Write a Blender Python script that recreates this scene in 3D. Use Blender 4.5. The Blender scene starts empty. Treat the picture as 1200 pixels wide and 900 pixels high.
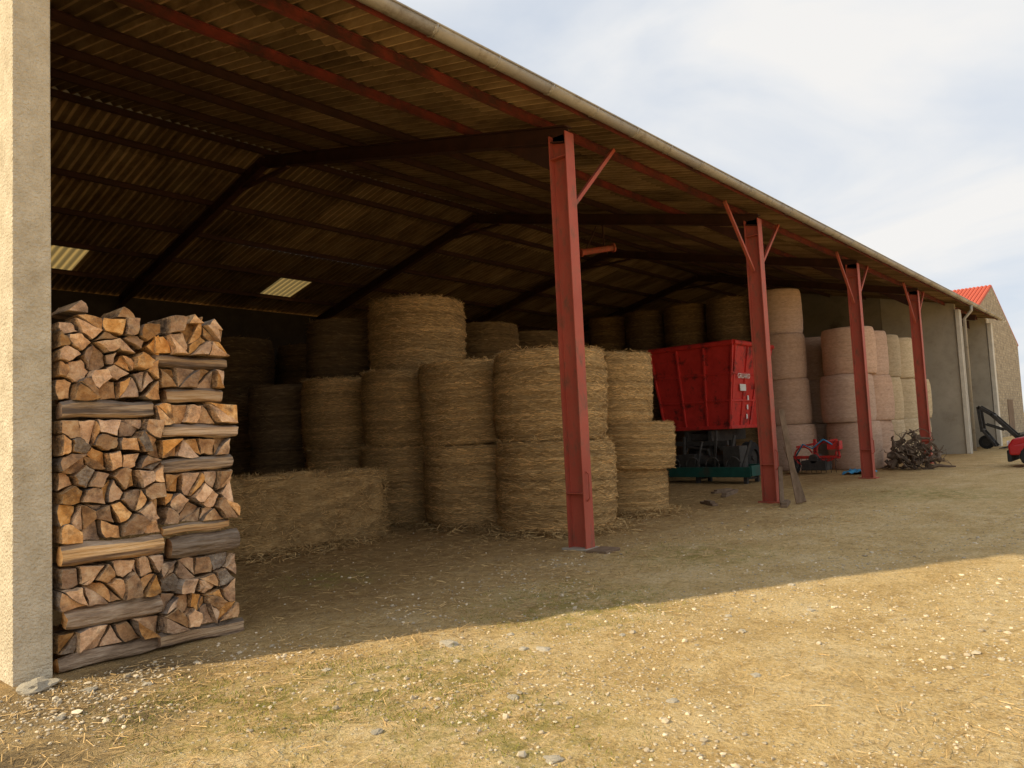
import bpy, math, random, bmesh
import numpy as np
from mathutils import Vector, Matrix, noise
random.seed(7); rng=np.random.default_rng(7)
S=bpy.context.scene; COL=S.collection
S.view_settings.view_transform='Standard'; S.view_settings.look='None'; S.view_settings.exposure=0

# ------------------------------------------------------------- materials
def nt(name):
    m=bpy.data.materials.new(name); m.use_nodes=True
    N=m.node_tree.nodes; L=m.node_tree.links
    return m,N,L,N['Principled BSDF']
def rgb(c): return (c[0],c[1],c[2],1)
def ramp(N,stops):
    r=N.new('ShaderNodeValToRGB'); e=r.color_ramp.elements
    e[0].position=stops[0][0]; e[0].color=rgb(stops[0][1]); e[1].position=stops[-1][0]; e[1].color=rgb(stops[-1][1])
    for p,c in stops[1:-1]:
        x=e.new(p); x.color=rgb(c)
    return r
def M(name,c1,c2,scale=6,rough=.8,bump=.3,bscale=40,metal=0,stretch=(1,1,1),c3=None,dirt=None,dscale=2.5,dlo=.5,dhi=.7,bdist=.01,rand=0,shade=False,spec=.3):
    m,N,L,B=nt(name)
    tc=N.new('ShaderNodeTexCoord'); mp=N.new('ShaderNodeMapping'); mp.inputs['Scale'].default_value=stretch
    L.new(tc.outputs['Object'],mp.inputs[0])
    vec=mp.outputs[0]
    if rand:
        oi=N.new('ShaderNodeObjectInfo'); ml=N.new('ShaderNodeMath'); ml.operation='MULTIPLY'; ml.inputs[1].default_value=37
        L.new(oi.outputs['Random'],ml.inputs[0]); va=N.new('ShaderNodeVectorMath'); va.operation='ADD'
        L.new(vec,va.inputs[0]); L.new(ml.outputs[0],va.inputs[1]); vec=va.outputs[0]
    n=N.new('ShaderNodeTexNoise'); n.inputs['Scale'].default_value=scale; n.inputs['Detail'].default_value=5; n.inputs['Roughness'].default_value=.68
    L.new(vec,n.inputs['Vector'])
    st=[(.3,c1),(.7,c2)] if c3 is None else [(.28,c1),(.5,c2),(.72,c3)]
    r=ramp(N,st); L.new(n.outputs['Fac'],r.inputs[0]); col=r.outputs[0]
    if dirt:
        d=N.new('ShaderNodeTexNoise'); d.inputs['Scale'].default_value=dscale; d.inputs['Detail'].default_value=6; d.inputs['Roughness'].default_value=.72
        L.new(vec,d.inputs['Vector']); mr=N.new('ShaderNodeMapRange'); mr.inputs[1].default_value=dlo; mr.inputs[2].default_value=dhi
        L.new(d.outputs['Fac'],mr.inputs[0]); mx=N.new('ShaderNodeMix'); mx.data_type='RGBA'
        L.new(mr.outputs[0],mx.inputs['Factor']); L.new(col,mx.inputs['A']); mx.inputs['B'].default_value=rgb(dirt); col=mx.outputs['Result']
    if rand:
        hv=N.new('ShaderNodeHueSaturation'); mr2=N.new('ShaderNodeMapRange'); mr2.inputs[3].default_value=1-rand; mr2.inputs[4].default_value=1+rand
        L.new(oi.outputs['Random'],mr2.inputs[0]); L.new(mr2.outputs[0],hv.inputs['Value']); L.new(col,hv.inputs['Color'])
        fr=N.new('ShaderNodeMath'); fr.operation='FRACT'; L.new(ml.outputs[0],fr.inputs[0]); mr3=N.new('ShaderNodeMapRange'); mr3.inputs[3].default_value=1-rand*.7; mr3.inputs[4].default_value=1+rand*.2
        L.new(fr.outputs[0],mr3.inputs[0]); L.new(mr3.outputs[0],hv.inputs['Saturation']); col=hv.outputs[0]
    if shade:
        at=N.new('ShaderNodeAttribute'); at.attribute_name='shade'
        hv2=N.new('ShaderNodeHueSaturation'); L.new(at.outputs['Fac'],hv2.inputs['Value']); L.new(col,hv2.inputs['Color']); col=hv2.outputs[0]
    L.new(col,B.inputs['Base Color']); B.inputs['Roughness'].default_value=rough; B.inputs['Metallic'].default_value=metal
    B.inputs['Specular IOR Level'].default_value=spec
    if bump:
        b=N.new('ShaderNodeTexNoise'); b.inputs['Scale'].default_value=bscale; b.inputs['Detail'].default_value=4; L.new(vec,b.inputs['Vector'])
        bp=N.new('ShaderNodeBump'); bp.inputs['Strength'].default_value=bump; bp.inputs['Distance'].default_value=bdist
        L.new(b.outputs['Fac'],bp.inputs['Height']); L.new(bp.outputs[0],B.inputs['Normal'])
    return m

mat_render=M('stucco',(.52,.44,.31),(.74,.65,.49),5,.95,1,45,bdist=.03,dirt=(.40,.32,.21),dscale=1.5,dlo=.52,dhi=.75)
mat_conc=M('concrete_wall',(.36,.32,.25),(.50,.45,.36),1.6,.95,.4,30,dirt=(.22,.19,.14),dscale=.8,dlo=.5,dhi=.75)
mat_concd=M('shaded_concrete_wall',(.20,.17,.13),(.34,.30,.23),1.2,.95,.4,30,dirt=(.12,.10,.075),dscale=.6,dlo=.45,dhi=.65)  # darker copy of the concrete: indoor light falloff put into the colour, plus dirt
mat_pier=M('pale_concrete',(.56,.52,.43),(.72,.67,.57),3,.9,.4,30)
mat_red=M('red_oxide_paint',(.36,.070,.043),(.48,.112,.070),2.5,.6,.2,30,stretch=(1,1,.5),dirt=(.22,.09,.055),dscale=5,dlo=.5,dhi=.66)
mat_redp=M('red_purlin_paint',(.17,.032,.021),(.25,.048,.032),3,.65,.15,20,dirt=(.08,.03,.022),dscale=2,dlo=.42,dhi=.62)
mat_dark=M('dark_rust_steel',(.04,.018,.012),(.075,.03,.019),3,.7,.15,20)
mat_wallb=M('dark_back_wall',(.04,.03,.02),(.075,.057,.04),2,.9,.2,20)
mat_zinc=M('zinc_gutter',(.33,.30,.25),(.47,.43,.36),3,.5,.1,20,metal=.3,dirt=(.20,.16,.11),dscale=3)
mat_straw=M('golden_straw',(.40,.225,.075),(.74,.465,.19),11,.85,.8,70,stretch=(1,1,7),c3=(.90,.65,.32),shade=True,bdist=.02)
mat_hay=M('pink_tan_hay',(.42,.265,.175),(.53,.35,.24),9,.9,.4,60,stretch=(1,1,2.5),c3=(.61,.43,.31),shade=True,bdist=.012,rand=.12)
mat_hayy=M('yellow_hay',(.42,.32,.18),(.54,.425,.26),9,.9,.4,60,stretch=(1,1,2.5),c3=(.64,.52,.34),shade=True,bdist=.012,rand=.12)
mat_dimstraw=M('shaded_brown_straw',(.14,.08,.03),(.27,.165,.065),6,.9,.8,50,stretch=(1,1,5),c3=(.36,.235,.10),shade=True,bdist=.02,rand=.2)  # straw darkened in colour so bales deep in the barn look shaded
mat_end=M('split_wood',(.34,.155,.052),(.60,.31,.115),10,.8,.8,45,stretch=(1,.25,1),c3=(.84,.55,.27),rand=.42,bdist=.015,dirt=(.15,.085,.045),dscale=6,dlo=.5,dhi=.7)
mat_bark=M('bark',(.11,.08,.06),(.24,.18,.13),18,.95,1,40,stretch=(1,.3,1),c3=(.40,.33,.25),rand=.35,bdist=.03)
mat_barkx=M('long_bark',(.13,.09,.06),(.29,.21,.145),14,.95,1,30,stretch=(.25,1,1.6),c3=(.46,.37,.28),rand=.3,bdist=.03)
mat_split=M('pale_split_side',(.36,.19,.085),(.62,.39,.19),12,.85,.9,30,stretch=(.12,1,2.2),c3=(.78,.56,.34),rand=.3,bdist=.03,dirt=(.17,.11,.07),dscale=5,dlo=.48,dhi=.62)
mat_trail=M('red_trailer_paint',(.48,.026,.020),(.66,.045,.034),3,.5,.05,20,dirt=(.15,.022,.018),dscale=2.6,dlo=.53,dhi=.64,spec=.35)
mat_black=M('black_rubber',(.015,.015,.015),(.035,.033,.03),10,.8,.3,30)
mat_chas=M('dark_chassis',(.03,.028,.025),(.07,.06,.05),6,.7,.3,30)
mat_green=M('green_paint',(.008,.055,.042),(.015,.09,.07),4,.5,.1,20,dirt=(.05,.05,.035))
mat_white=M('white_paint',(.7,.7,.68),(.82,.82,.8),4,.5,0)
mat_blue=M('blue_plastic',(.03,.22,.42),(.06,.35,.58),6,.5,.3,15)
mat_wood=M('weathered_wood',(.13,.085,.05),(.25,.17,.11),8,.9,.6,30,stretch=(1,1,.2))
mat_stone=M('limestone',(.48,.41,.30),(.70,.62,.48),20,.95,.8,50,rand=.2)
mat_tile=M('clay_tile',(.42,.07,.035),(.62,.13,.07),8,.8,.4,20)
mat_brush=M('dry_branches',(.09,.06,.04),(.22,.16,.11),6,.95,.5,30)
mat_glass=M('car_glass',(.02,.025,.03),(.03,.035,.04),3,.08,0,spec=.6)
mat_metal=M('bare_steel',(.35,.34,.32),(.5,.49,.46),6,.4,.1,20,metal=.7)
mat_carred=M('car_red_paint',(.45,.012,.015),(.5,.016,.02),3,.25,0,spec=.6)
mat_litter=M('straw_litter',(.56,.35,.13),(.82,.57,.27),3,.9,0,shade=True)
mat_gravel=M('gravel_stones',(.54,.43,.28),(.84,.72,.53),3,.95,0,60,shade=True)
mat_grass=M('grass_blades',(.17,.185,.025),(.31,.29,.055),4,.9,0,shade=True)
def masonry(name,c1,c2,mortar,bw,rh,ms=.02):
    m,N,L,B=nt(name); tc=N.new('ShaderNodeTexCoord'); sx=N.new('ShaderNodeSeparateXYZ'); L.new(tc.outputs['Object'],sx.inputs[0])
    ad=N.new('ShaderNodeMath'); L.new(sx.outputs[0],ad.inputs[0]); L.new(sx.outputs[1],ad.inputs[1])
    cb=N.new('ShaderNodeCombineXYZ'); L.new(ad.outputs[0],cb.inputs[0]); L.new(sx.outputs[2],cb.inputs[1])
    nd=N.new('ShaderNodeTexNoise'); nd.inputs['Scale'].default_value=2.5; L.new(cb.outputs[0],nd.inputs[0]); va=N.new('ShaderNodeVectorMath'); va.operation='MULTIPLY_ADD'; L.new(nd.outputs['Color'],va.inputs[0]); va.inputs[1].default_value=(.18,.18,0); L.new(cb.outputs[0],va.inputs[2])
    br=N.new('ShaderNodeTexBrick'); br.inputs['Scale'].default_value=1; br.inputs['Color1'].default_value=rgb(c1); br.inputs['Color2'].default_value=rgb(c2); br.inputs['Mortar'].default_value=rgb(mortar)
    br.inputs['Brick Width'].default_value=bw; br.inputs['Row Height'].default_value=rh; br.inputs['Mortar Size'].default_value=ms
    L.new(va.outputs[0],br.inputs[0])
    n=N.new('ShaderNodeTexNoise'); n.inputs['Scale'].default_value=3; n.inputs['Detail'].default_value=6; L.new(tc.outputs['Object'],n.inputs[0])
    mr=N.new('ShaderNodeMapRange'); mr.inputs[1].default_value=.3; mr.inputs[2].default_value=.7; mr.inputs[3].default_value=.55; mr.inputs[4].default_value=1.2; L.new(n.outputs['Fac'],mr.inputs[0])
    hv=N.new('ShaderNodeHueSaturation'); L.new(mr.outputs[0],hv.inputs['Value']); L.new(br.outputs[0],hv.inputs['Color']); L.new(hv.outputs[0],B.inputs['Base Color']); B.inputs['Roughness'].default_value=.95
    bp=N.new('ShaderNodeBump'); bp.inputs['Strength'].default_value=.6; bp.inputs['Distance'].default_value=.02; L.new(n.outputs['Fac'],bp.inputs['Height']); L.new(bp.outputs[0],B.inputs['Normal'])
    return m
mat_rubble=masonry('rubble_wall',(.36,.28,.17),(.50,.41,.27),(.34,.28,.20),.34,.17,.03)
def roof_mat():
    m,N,L,B=nt('fibre_cement_sheet'); tc=N.new('ShaderNodeTexCoord')
    mp=N.new('ShaderNodeMapping'); mp.inputs['Scale'].default_value=(1,.22,1); L.new(tc.outputs['Object'],mp.inputs[0])
    n=N.new('ShaderNodeTexNoise'); n.inputs['Scale'].default_value=2.2; n.inputs['Detail'].default_value=6; n.inputs['Roughness'].default_value=.72; L.new(mp.outputs[0],n.inputs[0])
    r=ramp(N,[(.3,(.15,.09,.042)),(.5,(.33,.215,.105)),(.7,(.48,.335,.175))]); L.new(n.outputs['Fac'],r.inputs[0])
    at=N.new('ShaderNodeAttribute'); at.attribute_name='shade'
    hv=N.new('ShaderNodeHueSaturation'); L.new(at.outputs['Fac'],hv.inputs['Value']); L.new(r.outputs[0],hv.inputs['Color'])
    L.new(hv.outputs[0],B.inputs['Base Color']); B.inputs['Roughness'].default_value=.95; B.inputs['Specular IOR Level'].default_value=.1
    return m
mat_roof=roof_mat()
def panel_mat():
    m,N,L,B=nt('translucent_sheet'); out=[n for n in N if n.type=='OUTPUT_MATERIAL'][0]
    t=N.new('ShaderNodeBsdfTranslucent'); t.inputs[0].default_value=(.32,.225,.085,1); d=N.new('ShaderNodeBsdfDiffuse'); d.inputs[0].default_value=(.45,.35,.18,1)
    mx=N.new('ShaderNodeMixShader'); mx.inputs[0].default_value=.4; L.new(t.outputs[0],mx.inputs[1]); L.new(d.outputs[0],mx.inputs[2]); L.new(mx.outputs[0],out.inputs[0]); return m
mat_panel=panel_mat()

# ------------------------------------------------------------- mesh helpers
class MB:
    def __init__(s): s.v=[];s.f=[];s.m=[];s.sh=[]
    def add(s,vs,fs,mi=0,sh=1.0):
        o=len(s.v); s.v+= [tuple(v) for v in vs]; s.f+=[tuple(i+o for i in f) for f in fs]; s.m+=[mi]*len(fs); s.sh+=[sh]*len(fs)
    def box(s,a,b,mi=0):
        x0,y0,z0=a;x1,y1,z1=b
        s.add([(x0,y0,z0),(x1,y0,z0),(x1,y1,z0),(x0,y1,z0),(x0,y0,z1),(x1,y0,z1),(x1,y1,z1),(x0,y1,z1)],
              [(3,2,1,0),(4,5,6,7),(0,1,5,4),(1,2,6,5),(2,3,7,6),(3,0,4,7)],mi)
    def beam(s,p,q,w,h,mi=0,up=(0,0,1)):
        p=Vector(p);q=Vector(q);d=(q-p).normalized();u=Vector(up)
        if abs(d.dot(u))>.98: u=Vector((0,1,0))
        r=d.cross(u).normalized();u=r.cross(d)
        vs=[]
        for c in (p,q):
            for a,b in ((-1,-1),(1,-1),(1,1),(-1,1)): vs.append(c+r*a*w/2+u*b*h/2)
        s.add(vs,[(0,1,2,3),(7,6,5,4),(0,4,5,1),(1,5,6,2),(2,6,7,3),(3,7,4,0)],mi)
    def tube(s,pts,rs,n=10,mi=0,caps=True):
        if not hasattr(rs,'__len__'): rs=[rs]*len(pts)
        pts=[Vector(p) for p in pts]; vs=[];fs=[]
        for i,p in enumerate(pts):
            d=(pts[min(i+1,len(pts)-1)]-pts[max(i-1,0)]).normalized(); u=Vector((0,0,1)) if abs(d.z)<.95 else Vector((0,1,0))
            r=d.cross(u).normalized();u=r.cross(d)
            for k in range(n):
                a=2*math.pi*k/n; vs.append(p+(r*math.cos(a)+u*math.sin(a))*rs[i])
        for i in range(len(pts)-1):
            for k in range(n):
                k2=(k+1)%n; fs.append((i*n+k,i*n+k2,(i+1)*n+k2,(i+1)*n+k))
        if caps: fs.append(tuple(range(n))[::-1]); fs.append(tuple(range((len(pts)-1)*n,len(pts)*n)))
        s.add(vs,fs,mi)
    def quads(s,V,sh,mi=0):
        o=len(s.v); n=len(V); s.v+= [tuple(x) for x in V.reshape(-1,3).tolist()]
        s.f+=[(o+4*i,o+4*i+1,o+4*i+2,o+4*i+3) for i in range(n)]; s.m+=[mi]*n; s.sh+=list(sh)
    def build(s,name,mats,loc=(0,0,0),parent=None,smooth=False,rot=(0,0,0),bevel=0):
        me=bpy.data.meshes.new(name); me.from_pydata(s.v,[],s.f); 
        for m in (mats if isinstance(mats,(list,tuple)) else [mats]): me.materials.append(m)
        me.polygons.foreach_set('material_index',s.m)
        a=me.attributes.new('shade','FLOAT','FACE'); a.data.foreach_set('value',[float(x) for x in s.sh])
        if smooth: me.polygons.foreach_set('use_smooth',[True]*len(s.f))
        me.update(); ob=bpy.data.objects.new(name,me); ob.location=loc; ob.rotation_euler=rot; COL.objects.link(ob)
        if parent: ob.parent=parent
        if bevel:
            b=ob.modifiers.new('bevel','BEVEL'); b.width=bevel; b.segments=2; b.limit_method='ANGLE'
        return ob
def empty(name,loc,rot=(0,0,0)):
    e=bpy.data.objects.new(name,None); e.location=loc; e.rotation_euler=rot; e.empty_display_size=.3; COL.objects.link(e); return e
def tag(o,label,cat,group=None):
    o['label']=label;o['category']=cat
    if group:o['group']=group
    return o
def N3(x,y,z,s=1,seed=0): return noise.noise(Vector((x*s+seed*13.1,y*s+seed*7.7,z*s-seed*3.3)))
def strands(P,D,Nn,ln,wd):
    D=D/np.linalg.norm(D,axis=1,keepdims=True); Sd=np.cross(Nn,D); Sd/=np.linalg.norm(Sd,axis=1,keepdims=True)+1e-9
    a=D*(ln/2)[:,None]; b=Sd*(wd/2)[:,None]
    return np.stack([P-a-b,P+a-b,P+a+b,P-a+b],axis=1)

# ------------------------------------------------------------- camera
f_,yaw,pit,rol=869.344,0.7221,0.0678,0.046
F=Vector((math.cos(yaw)*math.cos(pit),math.sin(yaw)*math.cos(pit),math.sin(pit)))
R0=Vector((math.sin(yaw),-math.cos(yaw),0));U0=R0.cross(F)
R=R0*math.cos(rol)-U0*math.sin(rol);U=U0*math.cos(rol)+R0*math.sin(rol)
cam=bpy.data.cameras.new('camera'); co=bpy.data.objects.new('camera',cam); COL.objects.link(co)
cam.sensor_width=36; cam.lens=f_/1200*36; cam.clip_end=3000; cam.clip_start=.05
co.matrix_world=Matrix(((R.x,U.x,-F.x,0),(R.y,U.y,-F.y,0),(R.z,U.z,-F.z,1.6),(0,0,0,1)))
S.camera=co

# ------------------------------------------------------------- light
el=math.radians(32); Sd=Vector((-.872*math.cos(el),.489*math.cos(el),math.sin(el)))
sl=bpy.data.lights.new('sun','SUN'); sl.energy=5; sl.angle=math.radians(.8); sl.color=(1,.84,.56)
so=bpy.data.objects.new('sun',sl); so.rotation_euler=Sd.to_track_quat('Z','Y').to_euler(); COL.objects.link(so)
W=bpy.data.worlds.new('World'); S.world=W; W.use_nodes=True; N=W.node_tree.nodes; L=W.node_tree.links; N.clear()
out=N.new('ShaderNodeOutputWorld'); sky=N.new('ShaderNodeTexSky'); sky.sky_type='NISHITA'; sky.sun_disc=False; sky.sun_elevation=el; sky.sun_rotation=math.atan2(-.872,.489)
b1=N.new('ShaderNodeBackground'); b1.inputs[1].default_value=.12; L.new(sky.outputs[0],b1.inputs[0])
tc=N.new('ShaderNodeTexCoord'); sx=N.new('ShaderNodeSeparateXYZ'); L.new(tc.outputs['Generated'],sx.inputs[0])
ad=N.new('ShaderNodeMath'); ad.inputs[1].default_value=.22; L.new(sx.outputs[2],ad.inputs[0]); mxz=N.new('ShaderNodeMath'); mxz.operation='MAXIMUM'; mxz.inputs[1].default_value=.05; L.new(ad.outputs[0],mxz.inputs[0])
dv=N.new('ShaderNodeVectorMath'); dv.operation='DIVIDE'; L.new(tc.outputs['Generated'],dv.inputs[0]); cb=N.new('ShaderNodeCombineXYZ')
for i in range(3): L.new(mxz.outputs[0],cb.inputs[i])
L.new(cb.outputs[0],dv.inputs[1])
nz=N.new('ShaderNodeTexNoise'); nz.inputs['Scale'].default_value=1.5; nz.inputs['Detail'].default_value=6; nz.inputs['Roughness'].default_value=.52; nz.inputs['Distortion'].default_value=.5; L.new(dv.outputs[0],nz.inputs['Vector'])
r1=ramp(N,[(.34,(.73,.79,.88)),(.5,(.84,.865,.90)),(.64,(.95,.935,.915))]); L.new(nz.outputs['Fac'],r1.inputs[0])
b2=N.new('ShaderNodeBackground'); b2.inputs[1].default_value=.97; L.new(r1.outputs[0],b2.inputs[0])
mrw=N.new('ShaderNodeMapRange'); mrw.inputs[1].default_value=.3; mrw.inputs[2].default_value=.55; mrw.inputs[3].default_value=.86; mrw.inputs[4].default_value=.98; L.new(nz.outputs['Fac'],mrw.inputs[0])
ms=N.new('ShaderNodeMixShader'); L.new(mrw.outputs[0],ms.inputs[0]); L.new(b1.outputs[0],ms.inputs[1]); L.new(b2.outputs[0],ms.inputs[2]); L.new(ms.outputs[0],out.inputs[0])

# ------------------------------------------------------------- ground
def gh(x,y):
    return .020*N3(x,y,0,.9)+.014*N3(x,y,0,3,1)+.006*N3(x,y,0,8,2)
def ground_mat():
    m,N,L,B=nt('gravel_ground'); tc=N.new('ShaderNodeTexCoord'); P=tc.outputs['Object']
    def ns(sc,det=6,ro=.6,vec=P):
        n=N.new('ShaderNodeTexNoise'); n.inputs['Scale'].default_value=sc; n.inputs['Detail'].default_value=det; n.inputs['Roughness'].default_value=ro; L.new(vec,n.inputs['Vector']); return n.outputs['Fac']
    def mp(v,a,b,c=0,d=1):
        r=N.new('ShaderNodeMapRange'); r.inputs[1].default_value=a;r.inputs[2].default_value=b;r.inputs[3].default_value=c;r.inputs[4].default_value=d; L.new(v,r.inputs[0]); return r.outputs[0]
    def mix(fc,a,b):
        x=N.new('ShaderNodeMix'); x.data_type='RGBA'; L.new(fc,x.inputs['Factor'])
        for s_,v in (('A',a),('B',b)):
            if isinstance(v,tuple): x.inputs[s_].default_value=rgb(v)
            else: L.new(v,x.inputs[s_])
        return x.outputs['Result']
    def mt(op,a,b):
        x=N.new('ShaderNodeMath'); x.operation=op
        for i,v in enumerate((a,b)):
            if isinstance(v,(int,float)): x.inputs[i].default_value=v
            else: L.new(v,x.inputs[i])
        return x.outputs[0]
    def near(cs):
        g=None
        for cx,cy,rr in cs:
            d=N.new('ShaderNodeVectorMath'); d.operation='DISTANCE'; L.new(P,d.inputs[0]); d.inputs[1].default_value=(cx,cy,0)
            q=mp(d.outputs['Value'],rr*.3,rr,1,0); g=q if g is None else mt('MAXIMUM',g,q)
        return g
    r=ramp(N,[(.3,(.52,.335,.125)),(.5,(.76,.54,.245)),(.7,(.87,.68,.385))]); L.new(ns(1.3,8,.78),r.inputs[0]); col=r.outputs[0]
    mid=ns(9,6,.75)
    col=mix(mp(mid,.34,.50,.65,0),col,(.38,.24,.095))
    fine=ns(34,5,.75)
    col=mix(mp(fine,.54,.66,0,.65),col,(.90,.78,.56))
    col=mix(mp(fine,.32,.46,.7,0),col,(.25,.16,.07))
    vo=N.new('ShaderNodeTexVoronoi'); vo.inputs['Scale'].default_value=32; L.new(P,vo.inputs['Vector'])
    sv=N.new('ShaderNodeSeparateColor'); L.new(vo.outputs['Color'],sv.inputs[0])
    peb=mt('MULTIPLY',mp(sv.outputs[0],.66,.70),mp(vo.outputs['Distance'],.22,.34,1,0))
    peb=mt('MULTIPLY',peb,mp(ns(.8,3),.4,.55,.35,1))
    col=mix(mt('MULTIPLY',peb,.8),col,(.88,.79,.61))
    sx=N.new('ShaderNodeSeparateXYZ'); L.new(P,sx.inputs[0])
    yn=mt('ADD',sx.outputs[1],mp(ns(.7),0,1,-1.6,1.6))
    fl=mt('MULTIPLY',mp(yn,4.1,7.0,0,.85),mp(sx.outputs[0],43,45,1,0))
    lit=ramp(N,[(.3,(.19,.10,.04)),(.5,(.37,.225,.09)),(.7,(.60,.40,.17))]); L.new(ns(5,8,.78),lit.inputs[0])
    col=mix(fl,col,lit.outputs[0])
    g=mt('MULTIPLY',near([(2.5,4.2,1.1),(3.3,3.9,1.0),(5.6,4.3,1.3),(3.0,2.8,.9),(2.3,4.8,.8),(8.5,4.6,1.2),(17,4,2),(5.2,7.6,.8)]),mp(ns(5,6,.75),.44,.60,0,.7))
    col=mix(g,col,(.27,.24,.05))
    e_=mt('MULTIPLY',near([(1.7,5.5,.75),(2.3,5.75,.7),(1.2,4.6,.8),(1.9,4.9,.5)]),mp(ns(7,6,.8),.36,.54,.25,.9))
    col=mix(e_,col,(.20,.145,.08))
    L.new(col,B.inputs['Base Color']); B.inputs['Roughness'].default_value=.97; B.inputs['Specular IOR Level'].default_value=.1
    h=mt('ADD',mt('MULTIPLY',mid,1.3),mt('MULTIPLY',fine,.8))
    h=mt('ADD',h,mt('MULTIPLY',peb,.35))
    bp=N.new('ShaderNodeBump'); bp.inputs['Strength'].default_value=1; bp.inputs['Distance'].default_value=.045; L.new(h,bp.inputs['Height']); L.new(bp.outputs[0],B.inputs['Normal'])
    return m
xs=np.concatenate([[-900,-400,-150,-60,-25,-12,-6,-3],np.arange(-1,13,.06),np.arange(13,46,.5),[50,60,80,120,200,400,900]])
ys=np.concatenate([[-900,-400,-150,-60,-25,-10,-4,-1],np.arange(.3,8.3,.06),np.arange(8.4,24,.5),[30,45,80,150,300,900]])
mb=MB(); nx,ny=len(xs),len(ys)
mb.v=[(float(x),float(y),gh(x,y) if (-2<x<46 and -1<y<24) else 0.0) for y in ys for x in xs]
mb.f=[(j*nx+i,j*nx+i+1,(j+1)*nx+i+1,(j+1)*nx+i) for j in range(ny-1) for i in range(nx-1)]; mb.m=[0]*len(mb.f); mb.sh=[1]*len(mb.f)
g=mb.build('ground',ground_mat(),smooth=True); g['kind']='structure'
def wedge(n,r0,r1,pw=1.5,daz=.68):
    az=yaw+rng.uniform(-daz,daz,n); r=r0+rng.uniform(0,1,n)**pw*(r1-r0); return r*np.cos(az),r*np.sin(az)
t=(1+5**.5)/2
ico=np.array([(-1,t,0),(1,t,0),(-1,-t,0),(1,-t,0),(0,-1,t),(0,1,t),(0,-1,-t),(0,1,-t),(t,0,-1),(t,0,1),(-t,0,-1),(-t,0,1)])/1.9
icf=[(0,11,5),(0,5,1),(0,1,7),(0,7,10),(0,10,11),(1,5,9),(5,11,4),(11,10,2),(10,7,6),(7,1,8),(3,9,4),(3,4,2),(3,2,6),(3,6,8),(3,8,9),(4,9,5),(2,4,11),(6,2,10),(8,6,7),(9,8,1)]
mb=MB(); X,Y=wedge(21000,2.6,15,1.5)
X=np.concatenate([X,rng.normal(1.9,.45,900)]);Y=np.concatenate([Y,rng.normal(5.4,.4,900)])
for x,y in zip(X,Y):
    if y>6.0 and random.random()<.8: continue
    if 1.4<x<3.5 and y>6: continue
    cl=N3(x,y,0,1.1,5)
    if random.random()>.6+cl*1.3: continue
    s=.004+.010*random.random()**2.0+(.016*random.random() if random.random()<.07 else 0)
    A=np.array([random.uniform(.7,1.3),random.uniform(.7,1.3),random.uniform(.4,.8)])*s
    v=ico*(1+rng.uniform(-.25,.25,(12,1)))*A; th=random.uniform(0,6.28); c,s_=math.cos(th),math.sin(th)
    v=np.stack([v[:,0]*c-v[:,1]*s_,v[:,0]*s_+v[:,1]*c,v[:,2]],1)+np.array([x,y,gh(x,y)+s*.25])
    mb.add(v.tolist(),icf,0,random.uniform(.5,1.15))
o=mb.build('gravel',mat_gravel); o['kind']='stuff'
mb=MB(); X,Y=wedge(40000,2.6,19,1.25)
keep=[]
for i,(x,y) in enumerate(zip(X,Y)):
    p=.16 if y<4.3 else .95
    cl=N3(x,y,0,.8,9); p+=cl*.9
    if 1.4<x<3.4 and y>6: p=0
    keep.append(random.random()<p)
k=np.array(keep); X=X[k];Y=Y[k]; n=len(X); th=rng.uniform(0,math.pi,n)
Z=np.array([gh(a,b) for a,b in zip(X,Y)])+.006+rng.uniform(0,.012,n)
P=np.stack([X,Y,Z],1); D=np.stack([np.cos(th),np.sin(th),rng.normal(0,.12,n)],1); NN=np.tile([0,0,1.],(n,1))+rng.normal(0,.3,(n,3))
dist=np.hypot(X,Y)
mb.quads(strands(P,D,NN,rng.uniform(.03,.12,n),.002+.0005*dist*rng.uniform(.5,1.2,n)),rng.uniform(.4,1.15,n))
o=mb.build('straw_litter',mat_litter); o['kind']='stuff'
mb=MB(); pts=[]
for cx,cy,rr,nn in [(2.5,4.2,1.0,4200),(3.3,3.9,.9,3000),(5.6,4.3,1.1,2800),(3.0,2.8,.8,1900),(2.3,4.8,.7,1300),(8.5,4.6,1.2,1000),(5.2,7.6,.7,400),(4.2,3.2,.9,700)]:
    for _ in range(nn):
        a=random.uniform(0,6.28); r=rr*math.sqrt(random.random()); x,y=cx+r*math.cos(a),cy+r*math.sin(a)
        if N3(x,y,0,3,3)<-.05 or random.random()>1.15-r/rr*.8: continue
        pts.append((x,y))
pts=np.array(pts); n=len(pts); Z=np.array([gh(a,b) for a,b in pts]); hgt=rng.uniform(.012,.038,n); th=rng.uniform(0,6.28,n)
D=np.stack([rng.normal(0,.55,n),rng.normal(0,.55,n),np.ones(n)],1); P=np.stack([pts[:,0],pts[:,1],Z+hgt*.4],1); NN=np.stack([np.cos(th),np.sin(th),np.zeros(n)],1)
Q=strands(P,D,NN,hgt,np.full(n,.005)); Q[:,1]=Q[:,1]*.5+Q[:,2]*.5; Q[:,2]=Q[:,1]+.0005
mb.quads(Q,rng.uniform(.6,1.3,n)); o=mb.build('grass',mat_grass); o['kind']='stuff'
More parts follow.
